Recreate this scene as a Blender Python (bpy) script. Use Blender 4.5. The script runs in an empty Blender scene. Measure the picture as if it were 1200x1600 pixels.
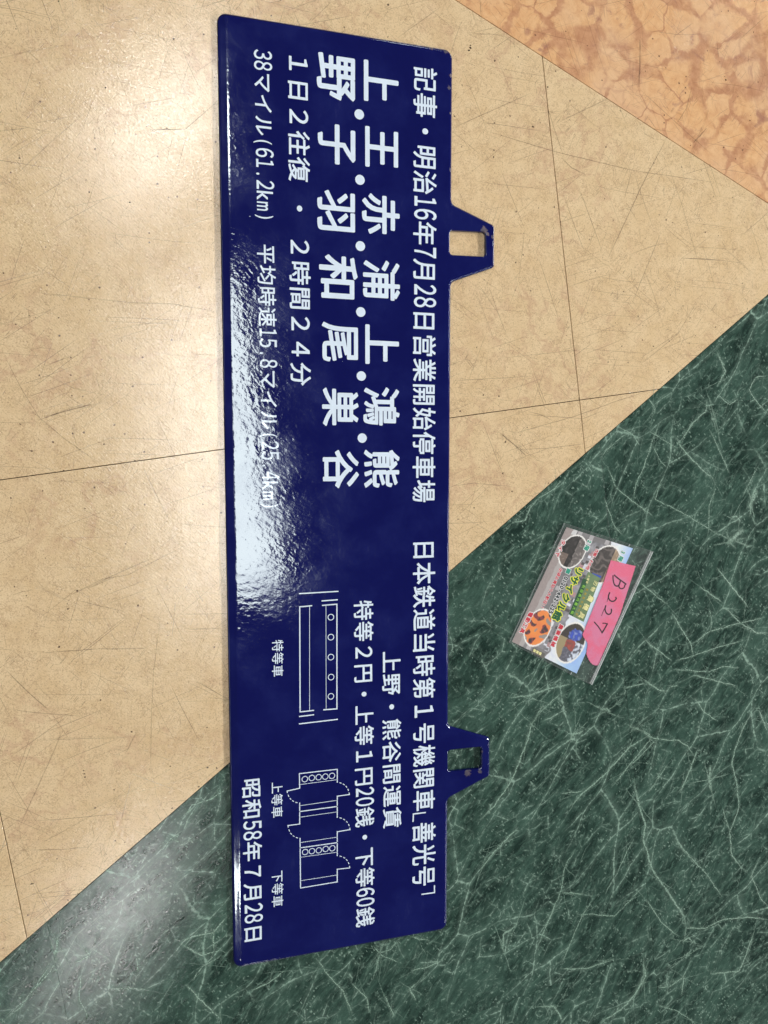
import bpy, bmesh, math, random
from mathutils import Vector, noise
random.seed(11)
R = math.radians
SC = bpy.context.scene
COL = SC.collection

# ------------------------------------------------------------------ camera
FPX, S = 1050.0, 0.51            # focal length in photo pixels, camera height above the floor (m)
def nrm(v): return v / v.length
R1 = nrm(Vector(((4635.2-600)/FPX, (722.8-800)/FPX, 1)))
R2 = nrm(Vector(((612.55-600)/FPX, (15305.6-800)/FPX, 1)))
N = nrm(R1.cross(R2))
if N.z < 0: N = -N
R2 = N.cross(R1)
def cw(v): return Vector((v.dot(R1), -v.dot(R2), -v.dot(N)))
from mathutils import Matrix
ex, ey, ez = cw(Vector((1,0,0))), cw(Vector((0,-1,0))), cw(Vector((0,0,-1)))
cam = bpy.data.cameras.new('camera')
cam.sensor_fit = 'VERTICAL'; cam.sensor_height = 36; cam.sensor_width = 27
cam.lens = 36*FPX/1600; cam.clip_start = 0.01; cam.clip_end = 100
co = bpy.data.objects.new('camera', cam); COL.objects.link(co)
M = Matrix((ex, ey, ez)).transposed().to_4x4(); M.translation = Vector((0,0,S))
co.matrix_world = M
SC.camera = co
def P(px, py, z=0.0):
    """the point of the plane at height z that stands at this place of the photograph"""
    d = cw(Vector(((px-600)/FPX, (py-800)/FPX, 1)))
    k = (z-S)/d.z
    return Vector((d.x*k, d.y*k, z))

# ------------------------------------------------------------------ world, ceiling lamps and added fill lamps
w = bpy.data.worlds.new('World'); SC.world = w; w.use_nodes = True
bg = w.node_tree.nodes['Background']
bg.inputs[0].default_value = (0.95, 0.97, 1.0, 1); bg.inputs[1].default_value = 0.08
SC.view_settings.view_transform = 'Standard'; SC.view_settings.look = 'None'
SC.view_settings.exposure = 0.25; SC.view_settings.gamma = 1.0
HC = 2.6
def lamp(x, y, ang, lx, ly, rad, col=(1, 0.985, 0.96)):
    l = bpy.data.lights.new('ceiling_or_fill_lamp', 'AREA'); l.shape = 'RECTANGLE'
    l.size = lx; l.size_y = ly; l.color = col
    l.energy = rad*math.pi*lx*ly
    o = bpy.data.objects.new('ceiling_or_fill_lamp', l); COL.objects.link(o)
    o.location = (x, y, HC); o.rotation_euler = (0, 0, ang)
    return o
def lamp_px(a, b, wd, rad):
    """a long ceiling lamp whose mirror image in the floor runs between two places of the photograph"""
    k = (S+HC)/S
    A, B = P(*a)*k, P(*b)*k
    d = B-A
    lamp((A.x+B.x)/2, (A.y+B.y)/2, math.atan2(d.y, d.x)-math.pi/2, wd, d.length, rad)
lamp_px((226, 140), (290, 255), 0.24, 30)
lamp_px((308, 430), (388, 930), 0.32, 10.5)
lamp_px((165, 1392), (205, 1445), 0.22, 28)
for x, y, r in ((-3.0, 1.2, 5), (-3.0, -1.5, 5), (5.6, 1.6, 92), (5.6, -1.2, 86), (5.6, -4.2, 40), (1.4, 4.6, 26), (4.2, 4.4, 34), (0.2, -4.8, 12)):  # fill lamps added out of view, strongest at right to brighten the floor
    lamp(x, y, 0, 0.6 if x > 5 else 0.3, 1.6, r*1.35)

# ------------------------------------------------------------------ node helpers
class NT:
    def __init__(s, name):
        s.m = bpy.data.materials.new(name); s.m.use_nodes = True
        s.t = s.m.node_tree; s.b = s.t.nodes['Principled BSDF']; s.out = s.t.nodes['Material Output']
    def n(s, kind, **kw):
        x = s.t.nodes.new('ShaderNode'+kind)
        for k, v in kw.items(): setattr(x, k, v)
        return x
    def put(s, sock, v):
        if isinstance(v, bpy.types.NodeSocket): s.t.links.new(v, sock)
        elif isinstance(v, (tuple, list)) and sock.type == 'RGBA' and len(v) == 3: sock.default_value = (*v, 1)
        else: sock.default_value = v
    def math(s, op, a, b=0.0, c=0.0, clamp=False):
        x = s.n('Math', operation=op); x.use_clamp = clamp
        s.put(x.inputs[0], a); s.put(x.inputs[1], b); s.put(x.inputs[2], c)
        return x.outputs[0]
    def vmath(s, op, a, b=(0,0,0), sc=None):
        x = s.n('VectorMath', operation=op); s.put(x.inputs[0], a); s.put(x.inputs[1], b)
        if sc is not None: s.put(x.inputs['Scale'], sc)
        return x.outputs[0]
    def noise(s, v, scale, detail=4, rough=.55, dist=0.0):
        x = s.n('TexNoise', noise_dimensions='3D'); s.put(x.inputs['Vector'], v)
        s.put(x.inputs['Scale'], scale); s.put(x.inputs['Detail'], detail); s.put(x.inputs['Roughness'], rough); s.put(x.inputs['Distortion'], dist)
        return x.outputs['Fac'], x.outputs['Color']
    def ramp(s, f, lo, hi, a=0.0, b=1.0, smooth=True):
        x = s.n('MapRange', interpolation_type='SMOOTHSTEP' if smooth else 'LINEAR')
        s.put(x.inputs['Value'], f); s.put(x.inputs['From Min'], lo); s.put(x.inputs['From Max'], hi)
        s.put(x.inputs['To Min'], a); s.put(x.inputs['To Max'], b)
        return x.outputs[0]
    def mix(s, f, a, b, mode='MIX'):
        x = s.n('Mix', data_type='RGBA', blend_type=mode)
        s.put(x.inputs[0], f); s.put(x.inputs[6], a); s.put(x.inputs[7], b)
        return x.outputs[2]
    def vor(s, v, scale, feature='F1', dim='2D', rand=1.0):
        x = s.n('TexVoronoi', voronoi_dimensions=dim, feature=feature)
        s.put(x.inputs['Vector'], v); s.put(x.inputs['Scale'], scale); s.put(x.inputs['Randomness'], rand)
        return x
    def rot(s, v, ang, sc=(1,1,1)):
        x = s.n('Mapping', vector_type='POINT'); s.put(x.inputs['Vector'], v)
        x.inputs['Rotation'].default_value = (0,0,ang)
        return s.vmath('MULTIPLY', x.outputs[0], sc)
    def warp(s, v, scale, amt, detail=3):
        _, c = s.noise(v, scale, detail)
        return s.vmath('ADD', v, s.vmath('SCALE', s.vmath('SUBTRACT', c, (.5,.5,.5)), sc=amt))
    def scratch(s, v, ang, cells, ratio, thr, keep, off):
        """thin straight scratches: stretched cells, only a few of them kept"""
        u = s.rot(s.vmath('ADD', v, (off, off*.7, 0)), ang, (1, ratio, 1))
        x = s.vor(u, cells)
        line = s.ramp(x.outputs['Distance'], thr*.55, thr, 1, 0)
        sep = s.n('SeparateColor'); s.put(sep.inputs[0], x.outputs['Color'])
        k = s.ramp(sep.outputs[0], keep, 1.0, 0.0, 1.0, False)
        k = s.math('MULTIPLY', s.math('GREATER_THAN', k, 0.0), s.math('ADD', s.math('MULTIPLY', k, .8), .2))
        return s.math('MULTIPLY', line, k)
    def bump(s, h, strength, dist, nrm=None):
        x = s.n('Bump'); s.put(x.inputs['Strength'], strength); s.put(x.inputs['Distance'], dist); s.put(x.inputs['Height'], h)
        if nrm is not None: s.put(x.inputs['Normal'], nrm)
        return x.outputs[0]
    def coords(s):
        """place in the room, shifted for each tile so that the pattern breaks at the joints"""
        tc = s.n('TexCoord'); oi = s.n('ObjectInfo')
        r = s.math('MULTIPLY', oi.outputs['Random'], 37.0)
        cx = s.n('CombineXYZ'); s.put(cx.inputs[0], r); s.put(cx.inputs[1], s.math('MULTIPLY', r, 1.7))
        return tc.outputs['Object'], s.vmath('ADD', tc.outputs['Object'], cx.outputs[0])

def scratches(t, w, light=False):
    q = t.warp(w, 9, .012, 1)
    sm, _ = t.noise(w, 14, 3, .6); sm = t.ramp(sm, .42, .62, .3, 1)
    tot = None
    spec = [(.55,16,170,.40,.985),(1.15,13,150,.42,.984),(-.35,15,160,.42,.985),(.05,11,190,.45,.982),(1.9,18,150,.40,.986),(2.5,14,160,.40,.987),
            (.8,55,40,.36,.965),(-.9,60,38,.36,.965),(.2,70,30,.34,.96),(1.45,60,34,.36,.965),(2.2,90,16,.30,.955)]
    for i, (a, c, r, th, k) in enumerate(spec):
        x = t.scratch(q, a, c, r, th, k, 3.1*i+.3)
        if c > 40: x = t.math('MULTIPLY', x, sm)
        tot = x if tot is None else t.math('MAXIMUM', tot, x)
    return tot
def specks(t, w, scale, keep, r):
    x = t.vor(t.warp(w, 400, .0015, 1), scale)
    sep = t.n('SeparateColor'); t.put(sep.inputs[0], x.outputs['Color'])
    rr = t.math('MULTIPLY', sep.outputs[1], r)
    d = t.math('LESS_THAN', x.outputs['Distance'], rr)
    return t.math('MULTIPLY', d, t.math('GREATER_THAN', sep.outputs[0], keep))

def floor_gloss(t, w, scr, rough=(.05, .12), bd=.00011):
    wear, _ = t.noise(w, 22, 5, .65)
    t.put(t.b.inputs['Roughness'], t.ramp(wear, .3, .7, *rough))
    t.put(t.b.inputs['Specular IOR Level'], .95)
    u = t.rot(t.warp(w, 12, .01, 2), .75, (1, 5, 1))
    s1, _ = t.noise(u, 230, 3, .6)
    s2, _ = t.noise(w, 700, 3, .6)
    s3, _ = t.noise(w, 60, 3, .5)
    h = t.math('ADD', t.math('ADD', t.math('MULTIPLY', s1, .9), t.math('MULTIPLY', s2, .8)), t.math('MULTIPLY', s3, .5))
    h = t.math('SUBTRACT', h, t.math('MULTIPLY', scr, .08))
    t.put(t.b.inputs['Normal'], t.bump(h, 1.0, bd))

# cream vinyl
t = NT('cream_vinyl'); obc, wv = t.coords()
n1, _ = t.noise(wv, 45, 8, .68, .3)
n2, _ = t.noise(wv, 9, 4, .6)
n3, _ = t.noise(wv, 190, 6, .72, .8)
col = t.mix(t.ramp(n1, .28, .72), (.690,.505,.285), (.785,.605,.370))
col = t.mix(t.ramp(n2, .35, .7, 0, .35), col, (.730,.560,.340))
fil = t.ramp(t.math('ABSOLUTE', t.math('SUBTRACT', n3, .5)), 0, .035, .60, 0)
n4, _ = t.noise(wv, 80, 4, .6)
fil = t.math('MULTIPLY', fil, t.ramp(n4, .40, .60, 1, .15))
col = t.mix(fil, col, (.360,.220,.125))
vein, _ = t.noise(t.warp(wv, 14, .03), 16, 5, .6)
col = t.mix(t.math('MULTIPLY', t.ramp(t.math('ABSOLUTE', t.math('SUBTRACT', vein, .5)), 0, .03, .40, 0), t.ramp(n2, .42, .62)), col, (.52,.31,.20))
g, _ = t.noise(wv, 900, 3, .7)
col = t.mix(t.ramp(g, .53, .68, 0, .75), col, (.36,.23,.14))
sc = scratches(t, wv)
col = t.mix(t.math('MULTIPLY', sc, .78), col, (.13,.085,.055))
sp = specks(t, wv, 150, .90, .11)
col = t.mix(t.math('MULTIPLY', sp, .85), col, (.06,.035,.025))
t.put(t.b.inputs['Base Color'], col); floor_gloss(t, obc, sc)
CREAM = t.m

# peach breccia vinyl
t = NT('peach_vinyl'); obc, wv = t.coords()
q = t.warp(t.warp(wv, 30, .012, 3), 110, .005, 2)
e = t.vor(q, 33, 'DISTANCE_TO_EDGE').outputs['Distance']
e2 = t.vor(t.vmath('ADD', q, (5,2,0)), 62, 'DISTANCE_TO_EDGE').outputs['Distance']
n1, _ = t.noise(wv, 24, 5, .6)
n2, _ = t.noise(wv, 120, 6, .7, .5)
n3, _ = t.noise(t.vmath('ADD', wv, (9,4,0)), 13, 3, .5)
wd = t.ramp(n1, .40, .66, .03, .42)
col = t.mix(t.ramp(n2, .3, .7), (.670,.365,.170), (.780,.485,.250))
col = t.mix(t.ramp(n3, .4, .7, 0, .5), col, (.74,.52,.34))
big = t.math('MULTIPLY', t.math('LESS_THAN', e, 9), t.ramp(t.math('DIVIDE', e, wd), .30, 1.0, .66, 0))
mk, _ = t.noise(t.vmath('ADD', wv, (3,3,0)), 34, 5, .65)
big = t.math('MULTIPLY', big, t.ramp(mk, .37, .54, .15, 1))
br = t.mix(t.ramp(n2, .35, .65), (.380,.160,.090), (.500,.235,.130))
col = t.mix(big, col, br)
sm = t.math('MULTIPLY', t.ramp(e2, .0, .12, .32, 0), t.ramp(n3, .50, .66))
col = t.mix(sm, col, (.46,.235,.16))
bl, _ = t.noise(t.vmath('ADD', wv, (2,7,0)), 42, 5, .6, 1.0)
col = t.mix(t.ramp(bl, .60, .70, 0, .6), col, (.33,.15,.115))
g, _ = t.noise(wv, 900, 3, .7)
col = t.mix(t.ramp(g, .56, .72, 0, .35), col, (.33,.17,.10))
sc = scratches(t, wv)
col = t.mix(t.math('MULTIPLY', sc, .62), col, (.15,.07,.045))
sp = specks(t, wv, 150, .90, .11)
col = t.mix(t.math('MULTIPLY', sp, .85), col, (.07,.035,.025))
t.put(t.b.inputs['Base Color'], col); floor_gloss(t, obc, sc)
PEACH = t.m

# green marble vinyl
t = NT('green_marble_vinyl'); obc, wv = t.coords()
q0 = t.warp(wv, 9, .035, 2)
q = t.warp(q0, 70, .0035, 4)
n1, _ = t.noise(t.rot(q0, -.9, (1, 2.3, 1)), 15, 8, .72, .4)
n2, _ = t.noise(t.rot(q0, -.85, (1, 2.8, 1)), 95, 8, .74, .25)
n3, _ = t.noise(wv, 30, 5, .6)
col = t.mix(t.ramp(n1, .34, .66), (.006,.022,.016), (.042,.090,.068))
col = t.mix(t.ramp(n2, .50, .68, 0, .80), col, (.085,.160,.122))
col = t.mix(t.ramp(n2, .48, .32, 0, .65), col, (.006,.019,.015))
def veins(scale, wdt, off, lo, hi, stretch=(1,1,1), ang=0.0):
    u = t.rot(t.vmath('ADD', q, (off, off*1.3, 0)), ang, stretch)
    e = t.vor(u, scale, 'DISTANCE_TO_EDGE').outputs['Distance']
    m, _ = t.noise(t.vmath('ADD', wv, (off*2, 1, 0)), scale*.9, 4, .6)
    m2, _ = t.noise(wv, 260, 5, .7)
    wv_ = t.math('MULTIPLY', t.ramp(m2, .35, .65, .3, 1.7), wdt)
    core = t.ramp(t.math('DIVIDE', e, wv_), 0, 1, 1, 0)
    halo = t.ramp(e, 0, wdt*6, .24, 0)
    a = t.math('MULTIPLY', t.math('MAXIMUM', core, halo), t.ramp(m, lo, hi))
    return t.math('MULTIPLY', a, t.ramp(m2, .36, .62, .35, 1))
v1 = veins(11, .018, 1.3, .38, .56, (1, 2.4, 1), -.9)
v2 = veins(30, .026, 4.1, .46, .60, (1, 2.1, 1), -.75)
v3 = veins(75, .048, 7.7, .49, .63, (1, 1.3, 1), -.4)
zone, _ = t.noise(t.vmath('ADD', wv, (6,6,0)), 8, 3, .6); zone = t.ramp(zone, .40, .58, .30, 1)
v = t.math('MAXIMUM', t.math('MULTIPLY', v1, .8), t.math('MULTIPLY', t.math('MAXIMUM', t.math('MULTIPLY', v2, .9), t.math('MULTIPLY', v3, .8)), zone))
v4 = veins(150, .08, 2.9, .50, .66, (1, 1.8, 1), -1.0)
v = t.math('MAXIMUM', v, t.math('MULTIPLY', v4, .6))
col = t.mix(t.math('MULTIPLY', v, 1.1, clamp=True), col, (.320,.470,.380))
fl = t.vor(t.warp(t.rot(wv, .9, (1, 1.7, 1)), 300, .003, 2), 260)
sep = t.n('SeparateColor'); t.put(sep.inputs[0], fl.outputs['Color'])
f = t.math('MULTIPLY', t.math('GREATER_THAN', sep.outputs[0], .80), t.ramp(fl.outputs['Distance'], .12, .34, .6, 0))
f = t.math('MULTIPLY', f, t.ramp(n3, .45, .6))
col = t.mix(f, col, (.29,.42,.34))
g, _ = t.noise(wv, 1100, 3, .7)
col = t.mix(t.ramp(g, .54, .72, 0, .22), col, (.12,.19,.15))
col = t.mix(t.ramp(g, .46, .30, 0, .40), col, (.012,.030,.024))
sc = scratches(t, wv)
t.put(t.b.inputs['Base Color'], col); floor_gloss(t, obc, t.math('MULTIPLY', sc, .7), (.05,.11), .0001)
GREEN = t.m

def plain(name, col, rough=.5, spec=.5, metal=0.0):
    t = NT(name); n, _ = t.noise(t.n('TexCoord').outputs['Object'], 300, 4, .6)
    t.put(t.b.inputs['Base Color'], t.mix(t.ramp(n, .3, .7), tuple(c*.88 for c in col), tuple(min(1, c*1.08) for c in col)))
    t.b.inputs['Roughness'].default_value = rough; t.b.inputs['Specular IOR Level'].default_value = spec
    t.b.inputs['Metallic'].default_value = metal
    return t.m
ADHESIVE = plain('dark_adhesive', (.012,.010,.009), .9, .1)

# enamel: orange-peel surface, dusty smudges, rust where the enamel has chipped
RUST = [(P(754, 361), .0042), (P(760, 368), .0022), (P(729, 1205), .0042), (P(748, 1203), .0030), (P(703, 121), .0022), (P(702, 268), .0020),
        (P(694, 83), .0030), (P(700, 140), .0022), (P(768, 372), .0024), (P(684, 1451), .0016), (P(751, 1172), .0018), (P(672, 79), .0022), (P(702, 180), .0014)]
def enamel(name, base, letters=False):
    t = NT(name); v = t.n('TexCoord').outputs['Object']
    n1, _ = t.noise(t.warp(v, 30, .02), 28, 5, .6)
    n2, _ = t.noise(v, 130, 5, .6)
    if letters:
        col = t.mix(t.ramp(n2, .3, .7), tuple(c*.93 for c in base), base)
    else:
        col = t.mix(t.ramp(n1, .38, .68, 0, 1), base, (base[0]*2.3+.0015, base[1]*2.3+.002, base[2]*1.22))
        smear, _ = t.noise(t.rot(v, .1, (1, .35, 1)), 190, 4, .7)
        col = t.mix(t.math('MULTIPLY', t.ramp(smear, .5, .8, 0, .35), t.ramp(n1, .5, .7)), col, (.030,.036,.150))
        dust = specks(t, v, 70, .985, .035)
        col = t.mix(dust, col, (.42,.46,.55))
        rm = None
        nn, _ = t.noise(v, 420, 5, .65)
        for p, r in RUST:
            d = t.vmath('SUBTRACT', v, (p.x, p.y, .003)); 
            x = t.n('VectorMath', operation='LENGTH'); t.put(x.inputs[0], d)
            a = t.ramp(t.math('ADD', t.math('DIVIDE', x.outputs['Value'], r*.8), t.math('MULTIPLY', t.math('SUBTRACT', nn, .5), 2.6)), .45, .95, 1, 0)
            rm = a if rm is None else t.math('MAXIMUM', rm, a)
        rc = t.mix(t.ramp(n2, .35, .65), (.055,.030,.022), (.20,.115,.075))
        col = t.mix(t.math('MULTIPLY', rm, .55), col, rc)
    t.put(t.b.inputs['Base Color'], col)
    r = t.ramp(n1, .35, .7, .05, .12)
    if not letters: r = t.math('ADD', r, t.math('MULTIPLY', rm, .5), clamp=True)
    t.put(t.b.inputs['Roughness'], r)
    t.b.inputs['Specular IOR Level'].default_value = .9; t.b.inputs['Specular Tint'].default_value = (.86,.98,1,1)
    h1, _ = t.noise(t.rot(t.warp(v, 160, .002, 1), .5, (1, 1.35, 1)), 215, 2, .5)
    h2, _ = t.noise(v, 45, 2, .5)
    h = t.math('ADD', h1, t.math('MULTIPLY', h2, 1.0))
    sx = t.n('SeparateXYZ'); t.put(sx.inputs[0], v)
    h = t.math('MULTIPLY', h, t.ramp(sx.outputs[0], .0165, .0195, .12, 1))
    gn_ = t.n('SeparateXYZ'); t.put(gn_.inputs[0], t.n('NewGeometry').outputs['Normal'])
    t.put(t.b.inputs['Normal'], t.bump(h, t.ramp(gn_.outputs[2], .90, .995, .05, 1), .000105))
    return t.m
BLUE = enamel('navy_enamel', (.0007,.0016,.078))
WHITE = enamel('white_enamel', (.74,.85,.97), True)

# ------------------------------------------------------------------ mesh helpers
def link(name, me, mat, parent=None):
    o = bpy.data.objects.new(name, me); COL.objects.link(o)
    if mat is not None and not me.materials: me.materials.append(mat)
    if parent is not None: o.parent = parent
    return o
def mesh(name, vs, fs, mat=None, parent=None, smooth=False):
    me = bpy.data.meshes.new(name); me.from_pydata([tuple(v) for v in vs], [], fs); me.update()
    if smooth:
        for p in me.polygons: p.use_smooth = True
    return link(name, me, mat, parent)
def empty(name, loc=(0,0,0)):
    o = bpy.data.objects.new(name, None); COL.objects.link(o); o.location = loc; o.empty_display_size = .02
    return o
def clip(poly, p, n):
    """keep the side of the line through p that n points to"""
    out = []
    for i in range(len(poly)):
        a, b = poly[i], poly[(i+1) % len(poly)]
        da, db = (a-p).dot(n), (b-p).dot(n)
        if da >= 0: out.append(a)
        if (da > 0) != (db > 0) and abs(da-db) > 1e-12: out.append(a+(b-a)*(da/(da-db)))
    return out
def v2(v): return Vector((v.x, v.y))

# ------------------------------------------------------------------ the floor: cut vinyl tiles, each a piece of its own
floor = empty('floor'); floor['kind'] = 'structure'
gA, gB = v2(P(0, 1504)), v2(P(1097, 550)); gd = (gB-gA).normalized(); gn = Vector((-gd.y, gd.x))     # towards the cream side
pA, pB = v2(P(712, 0)), v2(P(1200, 317.5)); pd = (pB-pA).normalized(); pn = Vector((-pd.y, pd.x))    # towards the peach side
if (v2(P(300, 300))-gA).dot(gn) < 0: gn = -gn
if (v2(P(1100, 50))-pA).dot(pn) < 0: pn = -pn
aA, aB = v2(P(0, 750)), v2(P(1030, 608)); ax = (aB-aA).normalized(); ay = Vector((-ax.y, ax.x))
vA, vB = v2(P(850.5, 92)), v2(P(914, 706))
o1 = vA+(vB-vA)*(((aA-vA).dot(ay))/((vB-vA).dot(ay)))       # where the cream joints cross
sS = v2(P(975, 1050)); hS = v2(P(1100, 1452))
o2 = sS + ay*((hS-sS).dot(ay))
T = .4877
def tiles(name, mat, org, gap, cuts):
    for i in range(-5, 6):
        for j in range(-5, 6):
            h = gap/2
            c = org+ax*(i*T)+ay*(j*T)
            q = [c+ax*h+ay*h, c+ax*(T-h)+ay*h, c+ax*(T-h)+ay*(T-h), c+ax*h+ay*(T-h)]
            for p, n in cuts:
                if q: q = clip(q, p, n)
            if len(q) < 3: continue
            if (sum(q, Vector((0,0)))/len(q)).length > 1.9: continue
            k = len(q); b = .00018
            cen = sum(q, Vector((0,0)))/k
            top = [v+(cen-v).normalized()*b*1.4 for v in q]
            vs = [(v.x, v.y, 0) for v in top]+[(v.x, v.y, -b) for v in q]+[(v.x, v.y, -.0022) for v in q]
            fs = [list(range(k))]+[[r*k+a, (r+1)*k+a, (r+1)*k+(a+1) % k, r*k+(a+1) % k] for r in (0,1) for a in range(k)]
            mesh(name, vs, fs, mat, floor)
tiles('cream_tile', CREAM, o1, .00055, [(gA+gn*.00022, gn), (pA-pn*.0002, -pn)])
tiles('peach_tile', PEACH, v2(P(1010, 60))-ax*(T/2)-ay*(T/2), .00010, [(pA+pn*.0002, pn), (gA+gn*.0002, gn)])
tiles('green_tile', GREEN, o2, .00006, [(gA-gn*.00022, -gn)])
sub = mesh('subfloor', [(-2.6,-2.6,-.0023), (2.6,-2.6,-.0023), (2.6,2.6,-.0023), (-2.6,2.6,-.0023)], [[0,1,2,3]], ADHESIVE)
sub['kind'] = 'structure'

# marks that have a place of their own: veins pressed in the green tiles, scratches and grit on the floor
def ribbon_mat(name, col, strength, nscale, rough=.3, lo=.35, hi=.6):
    t = NT(name); v = t.n('TexCoord').outputs['Object']
    a = t.n('Attribute', attribute_name='soft').outputs['Fac']
    n, _ = t.noise(v, nscale, 5, .7)
    m = t.math('MULTIPLY', a, t.ramp(n, lo, hi, .08, 1))
    t.put(t.b.inputs['Base Color'], col); t.b.inputs['Roughness'].default_value = rough
    t.put(t.b.inputs['Alpha'], t.math('MULTIPLY', m, strength, clamp=True))
    return t.m
class Ribbons:
    def __init__(s): s.v, s.f, s.a = [], [], []
    def add(s, pts, wd, jit=0.0, z=.00006, step=.0025, taper=True, peak=1.0):
        if jit and peak == 1.0:       # finer wisps that run beside a vein
            step = .0012; wd *= .75
            s.add(pts, wd*3.6, jit*1.2, z-.00001, .0012, True, .16)
            for _ in range(3):
                i = random.randrange(len(pts)-1); o_ = Vector((random.gauss(0, 1), random.gauss(0, 1), 0))*.0028
                m = pts[i].lerp(pts[i+1], random.random()); e_ = (pts[i+1]-pts[i]).normalized()
                a_ = random.gauss(0, .7); e_ = Vector((e_.x*math.cos(a_)-e_.y*math.sin(a_), e_.x*math.sin(a_)+e_.y*math.cos(a_), 0))
                L_ = random.uniform(.008, .026)
                s.add([m+o_-e_*L_, m+o_*random.uniform(-.4, .4), m-o_+e_*L_], wd*.42, jit*.8, z+.00001, .0015, True, .62)
        pts = [v2(p) for p in pts]; q = [pts[0]]
        for a, b in zip(pts, pts[1:]):
            k = max(1, int((b-a).length/step))
            for i in range(1, k+1): q.append(a+(b-a)*(i/k))
        if jit:
            ph = random.random()*50
            q = [p+Vector((noise.noise(Vector((p.x*170, p.y*170, ph)))+.4*noise.noise(Vector((p.x*520, p.y*520, ph))),
                           noise.noise(Vector((p.x*170, p.y*170, ph+9)))+.4*noise.noise(Vector((p.x*520, p.y*520, ph+9)))))*jit for p in q]
        n = len(q); b0 = len(s.v)
        for i, p in enumerate(q):
            d = (q[min(n-1, i+1)]-q[max(0, i-1)]); d = d.normalized() if d.length else Vector((1,0))
            e = Vector((-d.y, d.x))
            w_ = wd*(1+.5*noise.noise(Vector((p.x*260, p.y*260, 3)))*(1 if jit else 0))
            k = min(1, i/(n*.12+1), (n-1-i)/(n*.12+1)) if taper else 1
            for u, a in ((-1, 0), (-.35, .8), (0, 1), (.35, .8), (1, 0)):
                s.v.append((p.x+e.x*u*w_, p.y+e.y*u*w_, z)); s.a.append(a*(.25+.75*k)*peak if taper else a*peak)
        for i in range(n-1):
            for j in range(4):
                c = b0+i*5+j; s.f.append((c, c+1, c+6, c+5))
    def build(s, name, mat, parent=None):
        me = bpy.data.meshes.new(name); me.from_pydata(s.v, [], s.f); me.update()
        at = me.attributes.new('soft', 'FLOAT', 'POINT'); at.data.foreach_set('value', s.a)
        return link(name, me, mat, parent)

def tr(ox, oy, k, pts): return [P(ox+x/k, oy+y/k) for x, y in pts]
PX = .00050      # metres a photo pixel covers on the floor, roughly
VN = Ribbons()
A_ = (750, 1000, 2.667)
for wd, pts in [(3.2, [(640,580),(660,680),(690,770),(680,830),(720,960),(790,1060),(850,1150),(860,1200)]),
    (2.6, [(270,260),(215,350),(195,430),(130,590),(60,690),(0,750)]), (1.6, [(340,220),(250,300),(200,370)]),
    (2.6, [(120,240),(200,235),(260,210),(380,180)]), (2.4, [(160,780),(60,880),(0,960)]),
    (2.6, [(370,700),(430,635),(520,560),(620,450),(700,400)]), (2.0, [(610,350),(700,390),(720,410),(830,420),(865,440),(890,480)]),
    (1.6, [(740,410),(680,470),(620,530)]), (1.3, [(640,830),(560,990),(520,1060)]), (1.8, [(400,870),(350,950),(340,1040),(280,1180),(230,1300)]),
    (4.2, [(500,290),(530,290),(545,305)]), (3.8, [(375,405),(400,390),(430,380)]), (1.6, [(340,1050),(430,1060)]),
    (3.2, [(500,1598),(600,1530),(650,1470),(690,1400),(680,1340)]), (3.0, [(250,1525),(310,1530),(345,1590)]),
    (1.5, [(400,1140),(560,1150),(620,1090),(680,1030)]), (2.0, [(850,1250),(860,1200),(940,1200),(1010,1165),(1130,1155),(1200,1165)]),
    (2.6, [(910,450),(880,530),(850,600),(830,640)]), (4.6, [(960,520),(955,590),(968,630)]),
    (2.0, [(1150,270),(1100,360),(1060,460),(1050,520),(1070,600),(1080,700),(1040,800),(1050,900),(1110,970)]),
    (2.0, [(1160,290),(1200,380)]), (1.3, [(1010,700),(1040,800)]), (1.6, [(810,820),(870,900),(940,970),(1010,1070)]),
    (1.4, [(340,640),(430,630)]), (1.4, [(780,520),(700,640)]), (3.6, [(95,1290),(95,1230),(160,1180)]),
    (1.8, [(330,1370),(440,1370),(500,1350),(560,1330)]), (1.4, [(340,1350),(430,1140),(470,1080)]),
    (1.8, [(720,400),(640,500),(560,600)]), (1.6, [(690,1080),(760,1180),(820,1230)]), (2.2, [(740,1450),(800,1440),(850,1400),(840,1480)]),
    (2.4, [(960,1390),(1080,1380),(1110,1310),(1140,1220)]), (3.0, [(840,1260),(870,1240),(885,1260)]), (3.0, [(855,1330),(865,1300)]),
    (1.4, [(1170,900),(1130,980),(1170,1080),(1200,1110)]), (1.4, [(740,1520),(830,1550),(900,1598)])]:
    VN.add(tr(*A_, pts), wd*PX, .0009)
B_ = (800, 550, 3)
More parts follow.
